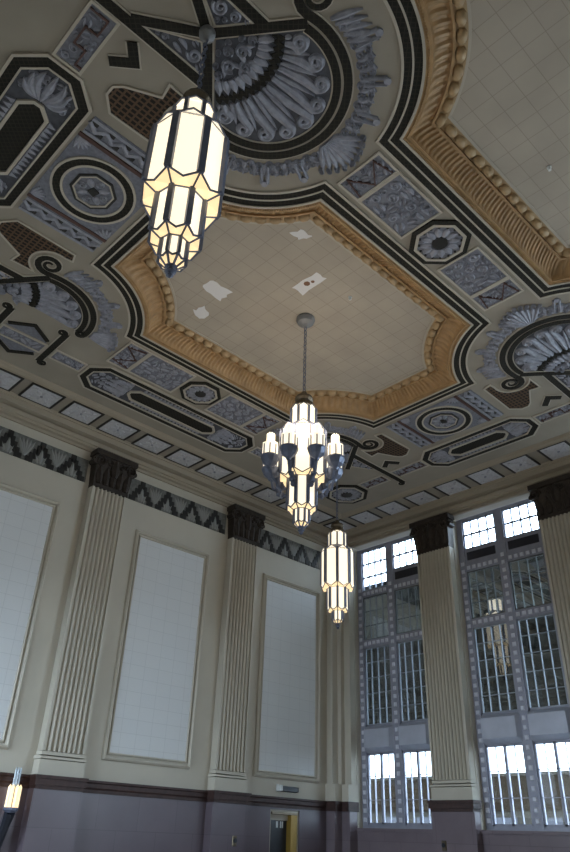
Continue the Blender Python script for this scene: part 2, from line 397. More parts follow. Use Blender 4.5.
# stepped pier in the corner
t = thing('corner_pier', 'stepped cream pier in the corner between blank wall and windows', 'pilaster', (.0, .0, 0))
b = MB()
for d_, z1 in ((1.14, 1.39),): b.box((.061, .061, 0), (d_ + .04, d_ * .55, z1 + EYE)); b.box((.061, d_ * .55, 0), (d_ * .55, d_, z1 + EYE))
b.build('pedestal', m_marbleB, t)
b = MB(); b.box((.0, .0, 1.39 + EYE), (1.3, .80, 1.82 + EYE)); b.box((.0, .80, 1.39 + EYE), (.80, 1.22, 1.82 + EYE)); b.build('rail_cap', m_rail, t)
b = MB(); b.box((0, 0, 1.82 + EYE), (1.2, .7, 2.6 + EYE)); b.box((0, .7, 1.82 + EYE), (.7, 1.15, 2.6 + EYE))
b.box((0, 0, 2.6 + EYE), (1.1, .42, 15.42 + EYE)); b.box((0, .42, 2.6 + EYE), (.42, 1.1, 15.42 + EYE)); b.box((0.42, .42, 2.6 + EYE), (.68, .68, 15.42 + EYE))
b.build('shaft', m_wall, t)

# ------------------------------------------------------------------ wall panels, stepped frieze
def wall_panel(a0, a1, label):
    c = (a0 + a1) / 2; z0, z1 = 2.58, 12.5
    t = thing('wall_panel', label, 'wall panel', wa(c, z0, 0), 'tall blank wall panels')
    b = MB(); b.rect(a0 + .3, z0 + .3, a1 - .3, z1 - .3, 0, .03, wa); b.build('tile_field', m_panel, t)
    b = MB()
    for o_, w_, h_ in ((.09, .09, .16), (.27, .05, .09)):
        b.sweep([(a0 + o_, z0 + o_), (a1 - o_, z0 + o_), (a1 - o_, z1 - o_), (a0 + o_, z1 - o_)], w_, h_, wa, closed=True)
    b.build('frame', m_wall, t)
wall_panel(18.35, 22.75, 'tall white tiled wall panel cut off by the left edge')
wall_panel(9.95, 14.4, 'tall white tiled wall panel between the two fluted pilasters')
wall_panel(1.72, 6.2, 'tall white tiled wall panel nearest the window corner')
def frieze(a0, a1, n, label):
    t = thing('frieze_panel', label, 'frieze', wa((a0 + a1) / 2, 13.86, 0), 'stepped frieze panels above the blank wall')
    b = MB(); b.rect(a0, 13.86, a1, 14.98, 0, .03, wa); b.build('ground', m_friezeg, t)
    p = (a1 - a0) / n; sx, sz = p / 10.6, 1.1 / 5
    for k in range(n):
        x0 = a0 + p * (k + .5); b = MB()
        for i in range(5):            # five steps either side of a stepped peak
            for s_ in (-1, 1):
                xa = x0 + s_ * sx * (4 - i) if i < 4 else x0
                top = 13.86 + sz * (i + 1); bot = max(13.86, top - sz * 2.15)
                if i == 4: b.rect(x0 - sx * .85, 13.86 + sz * 3.4, x0 + sx * .85, 13.86 + sz * 5, .03, .08, wa); continue
                b.rect(xa - sx * .66, bot, xa + sx * .66, top, .03, .08, wa)
        b.build('stepped_motif', m_black, t)
        b = MB(); leaf(b, (x0, 13.9), (x0, 14.6), .12, .08, wa, .03)
        for s_ in (-1, 1): leaf(b, (x0 + s_ * .12, 13.9), (x0 + s_ * .26, 14.3), .08, .06, wa, .03)
        b.build('leaf', m_friezel, t)
        if k < n - 1:
            b = MB(); xm = x0 + p / 2
            for a_ in (-.5, -.25, 0, .25, .5): leaf(b, (xm, 14.05), (xm + .62 * math.sin(a_ * 1.3), 14.05 + .85 * math.cos(a_ * .8)), .085, .06, wa, .03)
            b.build('palmette', m_friezel, t)
frieze(17.42, 23.55, 4, 'black and grey stepped frieze at the left edge above the first panel')
frieze(9.04, 15.16, 4, 'black and grey stepped frieze between the two dark capitals')
frieze(1.16, 6.78, 4, 'black and grey stepped frieze running into the window corner')

# ------------------------------------------------------------------ windows
def window(name, v0, v1, odd=False, detail=True):
    t = struct_root(name, (0, (v0 + v1) / 2, .7 + EYE))
    vm = (v0 + v1) / 2; H0 = -.64; H1 = -.38; K = dict(kind='structure'); ww_ = lambda a, b, h: (h, a, b * 1.013 + EYE)
    b = MB()
    for x0, x1 in ((v0 - .02, v0 + .34), (v1 - .34, v1 + .02), (vm - .24, vm + .24)): b.rect(x0, .68, x1, 15.12, H0, H1, ww_)
    b.rect(v0, .69, v1, .86, H0 + .01, H1 - .012, ww_); b.rect(v0, 15.0, v1, 15.13, H0 + .01, H1 - .012, ww_)
    b.rect(v0, 12.22, v1, 12.58, H0 + .01, H1 - .012, ww_); b.rect(v0, 9.38, v1, 9.78, H0 + .01, H1 - .012, ww_)
    b.rect(v0, 4.04, v1, 5.36, H0, H1 - .1, ww_)
    b.build('frame', m_frame, t, **K)
    b = MB()
    for x in (v0 + .17, v1 - .17, vm):
        z = .95
        while z < 12.9:
            b.bevel(x - .10, z, x + .10, z + .2, H1, H1 + .05, .03, ww_); z += .40
    for z in (12.40, 9.58):
        for x0, x1 in ((v0 + .34, vm - .24), (vm + .24, v1 - .34)):
            n = 6
            for i in range(n): xx = x0 + (x1 - x0) * (i + .5) / n; b.bevel(xx - .10, z - .1, xx + .10, z + .1, H1, H1 + .05, .03, ww_)
    b.build('stud_band', m_stud, t, **K)
    for i, (x0, x1) in enumerate(((v0 + .34, vm - .24), (vm + .24, v1 - .34))):
        three = odd and i == 0
        zt = 12.6 if three else 13.42
        def sash(z0, z1, nc, nr, gl, w=.035, fr=.06, heavy=False, nm='sash'):
            b = MB(); ys = H0 + .06, H0 + .18
            for q in ((x0, z0, x0 + fr, z1), (x1 - fr, z0, x1, z1), (x0, z0, x1, z0 + fr), (x0, z1 - fr, x1, z1)): b.rect(*q, *ys, ww_)
            for k in range(1, nc):
                xx = x0 + (x1 - x0) * k / nc; ww = .065 if heavy and k * 2 == nc else w
                b.rect(xx - ww, z0, xx + ww, z1, *ys, ww_)
            for k in range(1, nr): zz = z0 + (z1 - z0) * k / nr; b.rect(x0, zz - w, x1, zz + w, *ys, ww_)
            f = b.build(nm, (m_frame if heavy else m_thin if nm == 'upper_sash' else m_bar), t, **K)
            g = MB(); g.rect(x0, z0, x1, z1, H0 + .10, H0 + .12, ww_); g.build('pane', gl, f, **K)
        sash(zt, 15.0, 4, 3 if three else 2, m_glass_clear)
        if not three:
            b = MB(); b.rect(x0, 12.58, x1, 13.42, H0, H1 - .05, ww_); b.build('vent_frame', m_frame, t, **K)
            b = MB(); b.rect(x0 + .14, 12.80, x1 - .14, 13.22, H1 - .05, H1 + .0, ww_); b.build('vent', m_vent, t, **K)
        sash(9.78, 12.22, 4, 3, m_glass_mid, .009, nm='upper_sash')
        sash(5.36, 9.38, 4, 5, m_glass_dark, .011, .08)
        sash(.86, 4.04, 4, 3, m_glass_low, .012, .08, True)
        b = MB(); b.bevel(x0 - .12, 4.08, x1 + .12, 5.34, H1 - .1, H1 + .26, .20, ww_, .05); b.build('spandrel', m_spandrel, t, **K)
    b = MB(); b.rect(v0 - .1, .56, v1 + .1, .685, -.66, .14, ww_); b.build('sill', m_marbleB, t, **K)
    return t
window('window_1', *WIN_B[0], odd=True)
window('window_2', *WIN_B[1])
window('window_3', *WIN_B[2])

# doorway, light box, outlets, sconce
t = struct_root('door_1', (4.06, 0, 0))
b = MB()
b.rect(3.2, -EYE, 3.62, 1.1, -.62, .02, wa)
b.build('jamb', m_golddoor, t, kind='structure')
b = MB(); b.rect(3.2, 1.1, 4.93, 1.2, -.62, .08, wa); b.build('lintel', m_brass, t, kind='structure')
b = MB(); b.rect(3.62, -EYE, 4.92, .86, -.34, -.28, wa); b.build('leaf', m_doordark, t, kind='structure')
b = MB(); b.rect(3.62, .86, 4.92, 1.1, -.40, -.2, wa); b.build('transom', m_wall, t, kind='structure')
b = MB()
for x0, w_ in ((4.2, .13), (4.0, .06), (3.86, .09)): b.rect(x0, .55, x0 + w_, .82, -.28, -.27, wa)
b.build('pale_mark', m_white, t, kind='structure')  # small pale marks near the top of the door leaf
b = MB(); b.rect(2.6, -EYE, 5.6, 2, -.78, -.72, wa); b.build('dark_lobby_wall', m_doordark, t, kind='structure')
t = thing('emergency_light', 'dark wall light box with pale end above the doorway', 'light box', wa(4, 2.1, 0))
b = MB(); b.bevel(3.3, 2.06, 4.42, 2.32, 0, .22, .03, wa); b.build('housing', m_vent, t)
b = MB(); b.bevel(4.42, 2.06, 4.66, 2.36, 0, .26, .03, wa); b.build('end_cap', m_white, t)
def outlet(a, z, mp, h, label):
    t = thing('wall_outlet', label, 'outlet', mp(a, z, h))
    b = MB(); b.bevel(a - .13, z - .2, a + .13, z + .2, h, h + .04, .03, mp); b.build('plate', m_brass, t)
    b = MB(); b.prism(ngon((a, z + .02), .09, 10), h + .04, h + .08, mp); b.build('socket', m_doordark, t)
outlet(7.55, -.05, wa, .521, 'small brass wall plate on the marble pedestal left of the doorway')
outlet(6.55, .06, wb, .521, 'small dark wall plate on the marble pedestal between the windows')

# ------------------------------------------------------------------ ceiling: coffers
def coffer(c, label):
    t = thing('ceiling_coffer', label, 'ceiling coffer', (c[0], c[1], ZC), 'large gilded ceiling coffers')
    P = lambda tt, h: [cm(c[0] + x, c[1] + y, h) for x, y in coffer_outline(tt)]
    def ringpart(name, t0, t1, h1, m, h0=0.0):
        b = MB(); b.loft([P(t0, h0), P(t0, h1), P(t1, h1), P(t1, h0)]); b.build(name, m, t)
    ringpart('edge_line', -.07, .0, .05, m_light)
    ringpart('dark_border', .0, .2, .03, m_dark)
    ringpart('edge_line', .2, .25, .05, m_light)
    ringpart('dark_border', .25, .46, .03, m_dark)
    ringpart('edge_line', .46, .53, .07, m_light)
    ringpart('gilt_fillet', .53, .70, .04, m_gold, -.05)
    # bead chain
    b = MB(); O = coffer_outline(.6); acc = 0
    for i in range(len(O)):
        x, y = O[i]; q = cm(c[0] + x, c[1] + y, .05); r = .042
        b.add([(q[0] + r, q[1], q[2]), (q[0] - r, q[1], q[2]), (q[0], q[1] + r, q[2]), (q[0], q[1] - r, q[2]), (q[0], q[1], q[2] - r), (q[0], q[1], q[2] + r)],
              [(0, 2, 4), (2, 1, 4), (1, 3, 4), (3, 0, 4), (0, 5, 2), (2, 5, 1), (1, 5, 3), (3, 5, 0)])
    b.build('bead_chain', m_gold, t)
    # fluted cove
    b = MB(); rings = []
    prof = [(.70, -.0), (.76, -.10), (.86, -.22), (.98, -.32), (1.12, -.40), (1.22, -.43)]
    for k, (tt, h) in enumerate(prof):
        A = coffer_outline(tt); e = 0 if k in (0, len(prof) - 1) else .055
        rings.append([cm(c[0] + x, c[1] + y, h - (e if i % 4 < 2 else 0)) for i, (x, y) in enumerate(A)])
    b.loft(rings); b.build('fluted_cove', m_gold, t)
    ringpart('gilt_fillet', 1.20, 1.27, -.36, m_gold, -.5)
    # egg moulding: one bead every .45
    A = coffer_outline(1.42, (400, 400, 400)); b = MB(); last = None; n = 0
    for i in range(len(A)):
        p = A[i]
        if last is None or math.hypot(p[0] - last[0], p[1] - last[1]) >= .46:
            q = A[(i + 3) % len(A)]; tx, ty = norm2(q[0] - p[0], q[1] - p[1]); last = p
            cc = cm(c[0] + p[0], c[1] + p[1], -.44); rings = []
            for k in range(1, 5):
                a_ = -PI / 2 + PI * k / 5; rr = math.cos(a_); l = .225 * math.sin(a_)
                rings.append([(cc[0] + tx * l - ty * .15 * rr * math.cos(j * PI / 4), cc[1] + ty * l + tx * .15 * rr * math.cos(j * PI / 4), cc[2] + .16 * rr * math.sin(j * PI / 4)) for j in range(8)])
            b.loft(rings, True, True, True)
    b.build('egg_moulding', m_gold2, t, smooth=True)
    ringpart('gilt_fillet', 1.27, 1.58, -.46, m_gold2, -.6)
    ringpart('field_edge', 1.58, 1.66, -.47, m_light, -.6)
    b = MB(); b.prism([(c[0] + x, c[1] + y) for x, y in coffer_outline(1.5, (8, 8, 14))], -.50, -.56); b.build('tile_field', m_tile, t)
    # gilded rosettes in the eight corners of the cove
    b = MB()
    for sx in (-1, 1):
        for sy in (-1, 1):
            for (x, y) in ((5.05, 5.2 - .95), (7.35 - .95, 2.9)):
                ctr = (c[0] + sx * (x - .15), c[1] + sy * y)
                curl(b, ctr, .2, 0, 1, cm, .12, h0=-.30)
    b.build('corner_rosette', m_gold2, t)
    return t
k1 = coffer(C1, 'whole gilded ceiling coffer with an arm chandelier hanging from its middle')
k2 = copy_thing(k1, (C2[0], C2[1], ZC), 'gilded ceiling coffer cut off by the upper right corner')
# bare patches where tiles have come off the first coffer
def patch(poly, seed):
    rn = random.Random(seed); P = []
    for i in range(len(poly)):
        a, q = poly[i], poly[(i + 1) % len(poly)]
        for k in range(4): f = k / 4; P.append((a[0] + (q[0] - a[0]) * f + rn.uniform(-.05, .05), a[1] + (q[1] - a[1]) * f + rn.uniform(-.05, .05)))
    b = MB(); b.prism(P, -.50, -.495); b.build('bare_patch', m_patch, k1, label='pale bare patch where tiles are missing')
    return
patch([(19.95, 11.35), (19.9, 11.95), (19.0, 11.9), (19.0, 11.25)], 1)
patch([(19.35, 10.1), (19.2, 10.6), (18.72, 10.3), (18.9, 9.85)], 2)
patch([(17.68, 13.65), (17.65, 14.85), (17.15, 14.85), (17.12, 13.7)], 3)
patch([(19.6, 15.5), (19.3, 15.9), (18.9, 15.85), (19.1, 15.5)], 4)
b = MB(); b.prism(ngon((17.45, 14.2), .12, 7), -.495, -.488); b.prism(ngon((17.38, 14.42), .07, 6), -.495, -.488); b.build('brown_stain', m_pat2, k1)
for (x, y), lb in zip(((15.86, 14.83), (16.11, 22.67)), ('small sprinkler head right of the chandelier canopy', 'small sprinkler head in the upper right coffer')):
    t = thing('sprinkler_head', lb, 'sprinkler', (x, y, ZC + .5))
    b = MB(); b.lathe([(.07, 0), (.07, -.03), (.03, -.04), (.03, -.10), (.05, -.11), (.05, -.13)], (x, y, ZC + .5), 8); b.build('body', m_white, t)

# ------------------------------------------------------------------ ceiling: fans at the coffer corners
RC = 1.9    # ring centre along the axis
def fan(F, su, sv, label, half=False, right_len=2.2, left_len=2.2, scroll_end=False, seed=1):
    mp = lambda a, b_, h: (F[0] + su * a, F[1] + sv * b_, ZC - h - .004)
    t = thing('fan_ornament', label, 'ceiling ornament', (F[0], F[1], ZC), 'carved fan ornaments in the ceiling')
    top = math.radians(106); low = -top if not half else math.radians(-4)
    def arc(r, t0, t1, n=44): return [(RC + r * math.cos(t0 + (t1 - t0) * i / n), r * math.sin(t0 + (t1 - t0) * i / n)) for i in range(n + 1)]
    def with_scroll(r, rho, both):
        p = arc(r, low, top); e = p[-1]; ta = top
        def sc_(e, ta, d):    # spiral that turns outwards at an arc end
            c = (e[0] + rho * math.cos(ta), e[1] + rho * math.sin(ta)); a0 = math.atan2(e[1] - c[1], e[0] - c[0]); N = 26
            return [(c[0] + rho * (1 - .78 * i / N) * math.cos(a0 - d * 3.2 * PI * i / N), c[1] + rho * (1 - .78 * i / N) * math.sin(a0 - d * 3.2 * PI * i / N)) for i in range(1, N + 1)]
        p = p + sc_(e, ta, 1)
        s0 = arc(r, low, top)[0]
        if both: p = sc_(s0, low, -1)[::-1] + p
        return p
    def inward(r, rho):      # small curl at the cut end of a half fan
        return []
    P_out = with_scroll(2.08, .45, not half); P_in = arc(1.80, low, math.radians(101)) if half else arc(1.80, -math.radians(101), math.radians(101))
    def taper(w0, w1):       # the band thins out as it winds into the scrolls
        n = len(P_out); W = [w0] * n
        for i in range(26):
            W[n - 26 + i] = w0 + (w1 - w0) * i / 25
            if not half: W[25 - i] = W[n - 26 + i]
        return W
    b = MB(); b.sweep(P_out, taper(.155, .062), .04, mp, 'flat'); b.sweep(P_in, .14, .04, mp, 'flat')
    if half: b.prism(ngon((RC + 1.93, -.16), .24, 14), 0, .04, mp)
    ol = b.build('ring_outline', m_light, t)
    b = MB(); b.sweep(P_out, taper(.11, .034), .065, mp, 'flat'); b.build('ring_band', m_dark, t)
    b = MB(); b.sweep(P_in, .10, .065, mp, 'flat')
    if half: b.sweep(spiral((RC + 1.93, -.16), .19, .04, 1.5, 0, -1), .05, .065, mp, 'flat')
    b.build('ring_band', m_dark, t)
    sides = (1,) if half else (1, -1)
    for s_ in sides:
        A = [(-.05, -s_ * .06), (1.5, s_ * 1.86)]
        b = MB(); b.sweep(A, .16, .035, mp, 'flat'); b.build('arm_outline', m_light, t)
        b = MB(); b.sweep(A, .115, .06, mp, 'flat'); b.build('arm', m_dark, t)
        B = [(.0, 0), (-1.5, s_ * 1.0)]
        if not half:
            b = MB(); b.sweep(B, .16, .035, mp, 'flat'); b.build('arm_outline', m_light, t)
            b = MB(); b.sweep(B, .115, .06, mp, 'flat'); b.build('arm', m_dark, t)
        ln = right_len if s_ > 0 else left_len
        D = [(.88, s_ * 1.1), (-ln, s_ * 1.1)]
        b = MB(); b.sweep(D, .175, .03, mp, 'flat')
        if scroll_end: b.sweep(spiral((-ln, s_ * 1.1 - s_ * .16), .16, .04, 1.4, s_ * PI / 2, s_), .09, .03, mp, 'flat')
        b.build('bar_outline', m_light, t)
        b = MB(); b.sweep(D, .125, .055, mp, 'flat')
        if scroll_end: b.sweep(spiral((-ln, s_ * 1.1 - s_ * .16), .16, .04, 1.4, s_ * PI / 2, s_), .045, .055, mp, 'flat')
        b.build('bar', m_dark, t)
        tri = [(.02, s_ * .26), (.66, s_ * .93), (-1.15, s_ * .93)]
        b = MB(); b.prism(tri, 0, .02, mp); g_ = b.build('triangle_ground', m_slate, t)
        b = MB(); scrollwork(b, tri, mp, .22, .05, seed + 5, .06); b.build('triangle_scrolls', m_silver, t)
        b = MB(); b.sweep(tri, .025, .045, mp, 'flat', closed=True); b.build('triangle_edge', m_light, t)
    # ground inside the ring
    a_end = math.atan2(1.86, 1.5) - .07; a_lo = -a_end if not half else -.02
    def far(th): return RC * math.cos(th) + math.sqrt(max(0, 1.68 ** 2 - (RC * math.sin(th)) ** 2))
    ths = [a_lo + (a_end - a_lo) * i / 40 for i in range(41)]
    pad = .13
    def sec(th, r):        # keep clear of the arms
        return (r * math.cos(th) + .12, r * math.sin(th))
    G = [(.25, 0)] + [(min(far(th), 3.6) * math.cos(th), min(far(th), 3.6) * math.sin(th)) for th in ths]
    b = MB(); b.prism(G, 0, .015, mp); b.build('fan_ground', m_slate, t)
    # dark zigzag arc
    outer = []; inner = []
    nz = 15 if not half else 8
    for i in range(nz * 2 + 1):
        th = a_lo + (a_end - a_lo) * i / (nz * 2); e = .09 if i % 2 else -.05
        outer.append(sec(th, 1.70 + e)); inner.append(sec(th, 1.50 + e))
    b = MB(); b.prism(outer + inner[::-1], .015, .05, mp); b.build('zigzag_arc', m_dark, t)
    # acanthus cluster near the hub
    b = MB(); nl = 11 if not half else 6
    for i in range(nl):
        th = a_lo + (a_end - a_lo) * (i + .5) / nl
        leaf(b, sec(th, 1.12), sec(th, 1.50), .10, .10, mp)
    for i, (r, th, rr) in enumerate(((.80, .33, .22), (.80, -.33, .22), (1.06, .0, .19), (.50, .0, .16), (.98, .70, .14), (.98, -.70, .14), (.72, .74, .10), (.72, -.74, .10), (.40, .45, .09), (.40, -.45, .09))):
        if half and th < 0: continue
        curl(b, sec(th, r), rr, th, 1 if th > 0 else -1, mp, .10)
        for k in (-1, 1) if abs(th) < .4 and r > .6 else (): leaf(b, sec(th + k * .1, r - rr * .2), sec(th + k * .26, r + rr * 1.15), .06, .07, mp)
    b.build('leaf_cluster', m_silver, t)
    # long feathers with curled tips
    nf = 9 if not half else 5
    for i in range(nf):
        th = a_lo + (a_end - a_lo) * (i + .5) / nf; d_ = far(th); s_ = 1 if th >= 0 else -1
        cr = .24; rr = d_ - cr - .05
        if rr < 1.95: rr = 1.95
        b = MB(); c0 = sec(th, rr - .12)
        nx, ny = -math.sin(th), math.cos(th)
        pts = [sec(th - .02 * s_, 1.76), sec(th - .03 * s_, (1.76 + rr) / 2), (c0[0] - nx * s_ * cr * .8, c0[1] - ny * s_ * cr * .8)]
        a0 = math.atan2(-ny * s_, -nx * s_)
        sp = spiral(c0, cr * .84, cr * .12, 1.5, a0, s_ * 1.0)
        b.sweep(pts + sp[1:], [.08, .14, .115] + [.075] * (len(sp) - 1), .11, mp, h0=.015)
        leaf(b, sec(th + .05 * s_, 1.76), sec(th + .06 * s_, rr - .30), .06, .07, mp, .015)
        b.build('feather', m_silver, t)
    # garland outside the ring: small scrolls, paired rods, a broad leaf on the axis
    t1 = math.radians(84); t0 = -t1 if not half else math.radians(6); N = int((t1 - t0) * 2.45 / .27)
    b = MB()
    for i in range(N + 1):
        th = t0 + (t1 - t0) * i / N; r = 2.42 + (.05 if i % 2 else 0)
        curl(b, (RC + r * math.cos(th), r * math.sin(th)), .15, th, 1 if i % 2 else -1, mp, .08, h0=0)
        r = 2.66
        for k in (-.03, .03): curl(b, (RC + 2.68 * math.cos(th + k), 2.68 * math.sin(th + k)), .12, th + 2, -1 if i % 2 else 1, mp, .07, h0=0)
        leaf(b, (RC + (r - .28) * math.cos(th + .055), (r - .28) * math.sin(th + .055)), (RC + (r + .02) * math.cos(th + .055), (r + .02) * math.sin(th + .055)), .07, .06, mp, 0)
        leaf(b, (RC + (r - .1) * math.cos(th + .03), (r - .1) * math.sin(th + .03)), (RC + (r + .16) * math.cos(th + .05), (r + .16) * math.sin(th + .05)), .08, .06, mp, 0)
    b.build('garland', m_silver, t)
    angs = [a for a in (-72, -48, -26, 26, 48, 72) if not half or a > 0]
    for a in angs:
        b = MB()
        for o_ in (-.09, .09):
            th = math.radians(a); px, py = -math.sin(th) * o_, math.cos(th) * o_
            b.sweep([(RC + 2.45 * math.cos(th) + px, 2.45 * math.sin(th) + py), (RC + 3.05 * math.cos(th) + px, 3.05 * math.sin(th) + py)], .055, .10, mp)
        b.prism(ngon((RC + 3.06 * math.cos(th), 3.06 * math.sin(th)), .10, 8), 0, .07, mp)
        b.build('rod_pair', m_silver, t)
    ax = 0.0 if not half else math.radians(14)
    for a_, ln in ((0.0 if not half else .10, 1.0),):
        b = MB()
        for k in range(-4, 5):
            if half and k < -1: continue
            th = a_ + k * .13; p0 = (RC + 2.28 + .0, k * .05)
            p1 = (RC + 2.3 + (1.05 - .04 * abs(k)) * math.cos(k * .20), 1.05 * math.sin(k * .20))
            leaf(b, p0, p1, .10, .11, mp, 0)
            curl(b, (p1[0] - .05, p1[1]), .11, 0, 1 if k > 0 else -1, mp, .10, h0=.02)
        b.build('broad_leaf', m_silver, t)
    for s_ in sides:
        b = MB(); th = s_ * math.radians(92)
        for k in range(5):
            q = th - s_ * k * .07; leaf(b, (RC + 2.3 * math.cos(q), 2.3 * math.sin(q)), (RC + 3.0 * math.cos(q - s_ * .12), 3.0 * math.sin(q - s_ * .12)), .08, .08, mp, 0)
        b.build('wing_leaf', m_silver, t)
    return t
F_near = (25.7, 18.95); F_right = (6.6, 18.95); F_left = (25.7, 6.55); F_far = (6.6, 6.55)
fan(F_near, -1, -1, 'large silver fan relief at the top around the nearest lantern canopy', right_len=5, left_len=5, seed=2)
fan(F_right, 1, -1, 'silver half-round fan relief at the right edge of the photo', right_len=3.2, left_len=3.2, scroll_end=True, seed=4)
fan(F_left, -1, 1, 'quarter fan relief with scrolls at the left edge above the wall', half=True, right_len=4, seed=6)
fan(F_far, 1, 1, 'far quarter fan relief partly hidden behind the arm chandelier', half=True, right_len=3.2, scroll_end=True, seed=8)

# lattice patches, chevron hooks
def lattice(F, su, sv, label):
    mp = lambda a, b_, h: (F[0] + su * a, F[1] + sv * b_, ZC - h - .004)
    cs = (1.25, 2.4); arc = [(cs[0] + .72 * math.cos(th), cs[1] + .72 * math.sin(th)) for th in [math.radians(78 + (240 - 78) * i / 10) for i in range(11)]]
    poly = [(-.85, 2.8), (-.85, 3.1), (-.5, 3.52), (1.55, 3.48), (1.65, 3.14)] + arc + [(.95, 1.75), (.15, 1.72), (.22, 2.15), (-.66, 2.6)]
    t = thing('lattice_panel', label, 'lattice panel', mp(.4, 2.8, 0), 'brown lattice panels in the ceiling')
    b = MB(); b.prism(poly, 0, .03, mp); b.build('lattice', m_lattice, t)
    b = MB(); b.sweep(poly, .03, .055, mp, 'flat', closed=True); b.build('edging', m_light, t)
lattice(F_near, -1, -1, 'brown lattice panel behind the nearest lantern')
lattice(F_right, 1, -1, 'dark lattice panel at the right below the half-round fan')
lattice(F_left, -1, 1, 'brown lattice panel at the left edge above the quarter fan')
lattice(F_far, 1, 1, 'dark lattice panel just right of the arm chandelier')
def hook(F, su, sv, label):
    mp = lambda a, b_, h: (F[0] + su * a, F[1] + sv * b_, ZC - h - .004)
    t = thing('chevron_hook', label, 'ceiling ornament', mp(-1, 1.8, 0), 'dark chevron hooks in the ceiling')
    P = [(-1.16, 1.47), (-.82, 1.88), (-1.3, 2.28)]
    b = MB(); b.sweep(P, .17, .03, mp, 'flat'); b.build('outline', m_light, t)
    b = MB(); b.sweep(P, .125, .055, mp, 'flat'); b.build('band', m_dark, t)
hook(F_near, -1, -1, 'dark L-shaped band beside the nearest lantern chain')
hook(F_right, 1, -1, 'dark L-shaped band at the right edge beside the lattice')
hook(F_far, 1, 1, 'small dark L-shaped band above the far octagon medallion')

# medallions
def octagon(c, r, label, inset=True, n=8, fl=10):
    t = thing('octagon_medallion', label, 'medallion', (c[0], c[1], ZC), 'octagon medallions in the ceiling')
    k = PI / 8
    def ring(name, r0, r1, h, m):
        b = MB(); A = ngon(c, r0, 8, k); B = ngon(c, r1, 8, k)
        b.loft([[cm(*p, 0) for p in A], [cm(*p, h) for p in A], [cm(*p, h) for p in B], [cm(*p, 0) for p in B]]); b.build(name, m, t)
    ring('dark_rim', r, r * .84, .07, m_dark); ring('pale_rim', r * .84, r * .74, .09, m_light)
    b = MB(); b.prism(ngon(c, r * .75, 8, k), 0, .04); b.build('ground', m_sground, t)
    b = MB()
    for i in range(12): a = 2 * PI * i / 12; leaf(b, (c[0] + r * .28 * math.cos(a), c[1] + r * .28 * math.sin(a)), (c[0] + r * .64 * math.cos(a), c[1] + r * .64 * math.sin(a)), r * .11, .07, cm, .04)
    b.build('petals', m_silver, t)
    b = MB()
    for i in range(16): a = 2 * PI * (i + .5) / 16; b.prism(ngon((c[0] + r * .66 * math.cos(a), c[1] + r * .66 * math.sin(a)), r * .045, 5), .04, .07)
    b.build('dark_dots', m_black, t)
    b = MB(); b.prism(ngon(c, r * .25, 14), .04, .09); b.build('centre_boss', m_black, t)
octagon((16.3, 18.97), 1.0, 'octagon medallion in the strip between the two gilded coffers')
octagon((16.1, 6.5), .92, 'octagon medallion in the strip along the left wall side of the coffer')
octagon((4.3, 4.45), 1.2, 'octagon medallion in the far ceiling corner')
def roundel(c, label):
    t = thing('round_medallion', label, 'medallion', (c[0], c[1], ZC), 'round medallions beside the coffers')
    b = MB(); b.rect(c[0] - 1.35, c[1] - 1.5, c[0] + 1.35, c[1] + 1.5, 0, .02); b.build('square_ground', m_sground, t)
    b = MB()
    for sy in (-1, 1): b = MB(); b.rect(c[0] - 1.35, c[1] + sy * 1.5 - .06, c[0] + 1.35, c[1] + sy * 1.5 + .06, .0, .05); b.build('red_edge', m_red, t)
    def ring(name, r0, r1, h, m, n=36, rot=0):
        b = MB(); A = ngon(c, r0, n, rot); B = ngon(c, r1, n, rot)
        b.loft([[cm(*p, 0) for p in A], [cm(*p, h) for p in A], [cm(*p, h) for p in B], [cm(*p, 0) for p in B]]); b.build(name, m, t)
    ring('pale_ring', 1.26, 1.19, .07, m_light); ring('dark_ring', 1.19, .97, .055, m_dark); ring('pale_ring', .97, .90, .07, m_light)
    b = MB(); b.prism(ngon(c, .91, 30), 0, .03); b.build('ground', m_sground, t)
    ring('dark_octagon', .70, .62, .06, m_black, 8, PI / 8); ring('pale_octagon', .62, .57, .07, m_light, 8, PI / 8)
    b = MB()
    for i in range(4): a = PI / 2 * i; q = (c[0] + .36 * math.cos(a), c[1] + .36 * math.sin(a)); curl(b, q, .15, a, 1, cm, .06, h0=.03); 
    for i in range(4): a = PI / 2 * i + PI / 4; leaf(b, (c[0] + .18 * math.cos(a), c[1] + .18 * math.sin(a)), (c[0] + .52 * math.cos(a), c[1] + .52 * math.sin(a)), .09, .06, cm, .03)
    b.build('rosette', m_silver, t)
    b = MB(); b.prism(ngon(c, .17, 4, PI / 4 + .3), .03, .08); b.build('centre_boss', m_black, t)
    for sx in (-1, 1):
        for sy in (-1, 1):
            b = MB()
            for k in range(5): a = PI / 4 + (k - 2) * .33; p0 = (c[0] + sx * 1.28, c[1] + sy * 1.40); leaf(b, p0, (p0[0] - sx * .42 * math.cos(a), p0[1] - sy * .42 * math.sin(a)), .05, .05, cm, .02)
            b.build('corner_palmette', m_silver, t)
roundel((25.12, 12.8), 'round medallion at the upper left between lantern and oblong plaque')
roundel((7.17, 12.78), 'round medallion at the right between the coffer and the window wall')
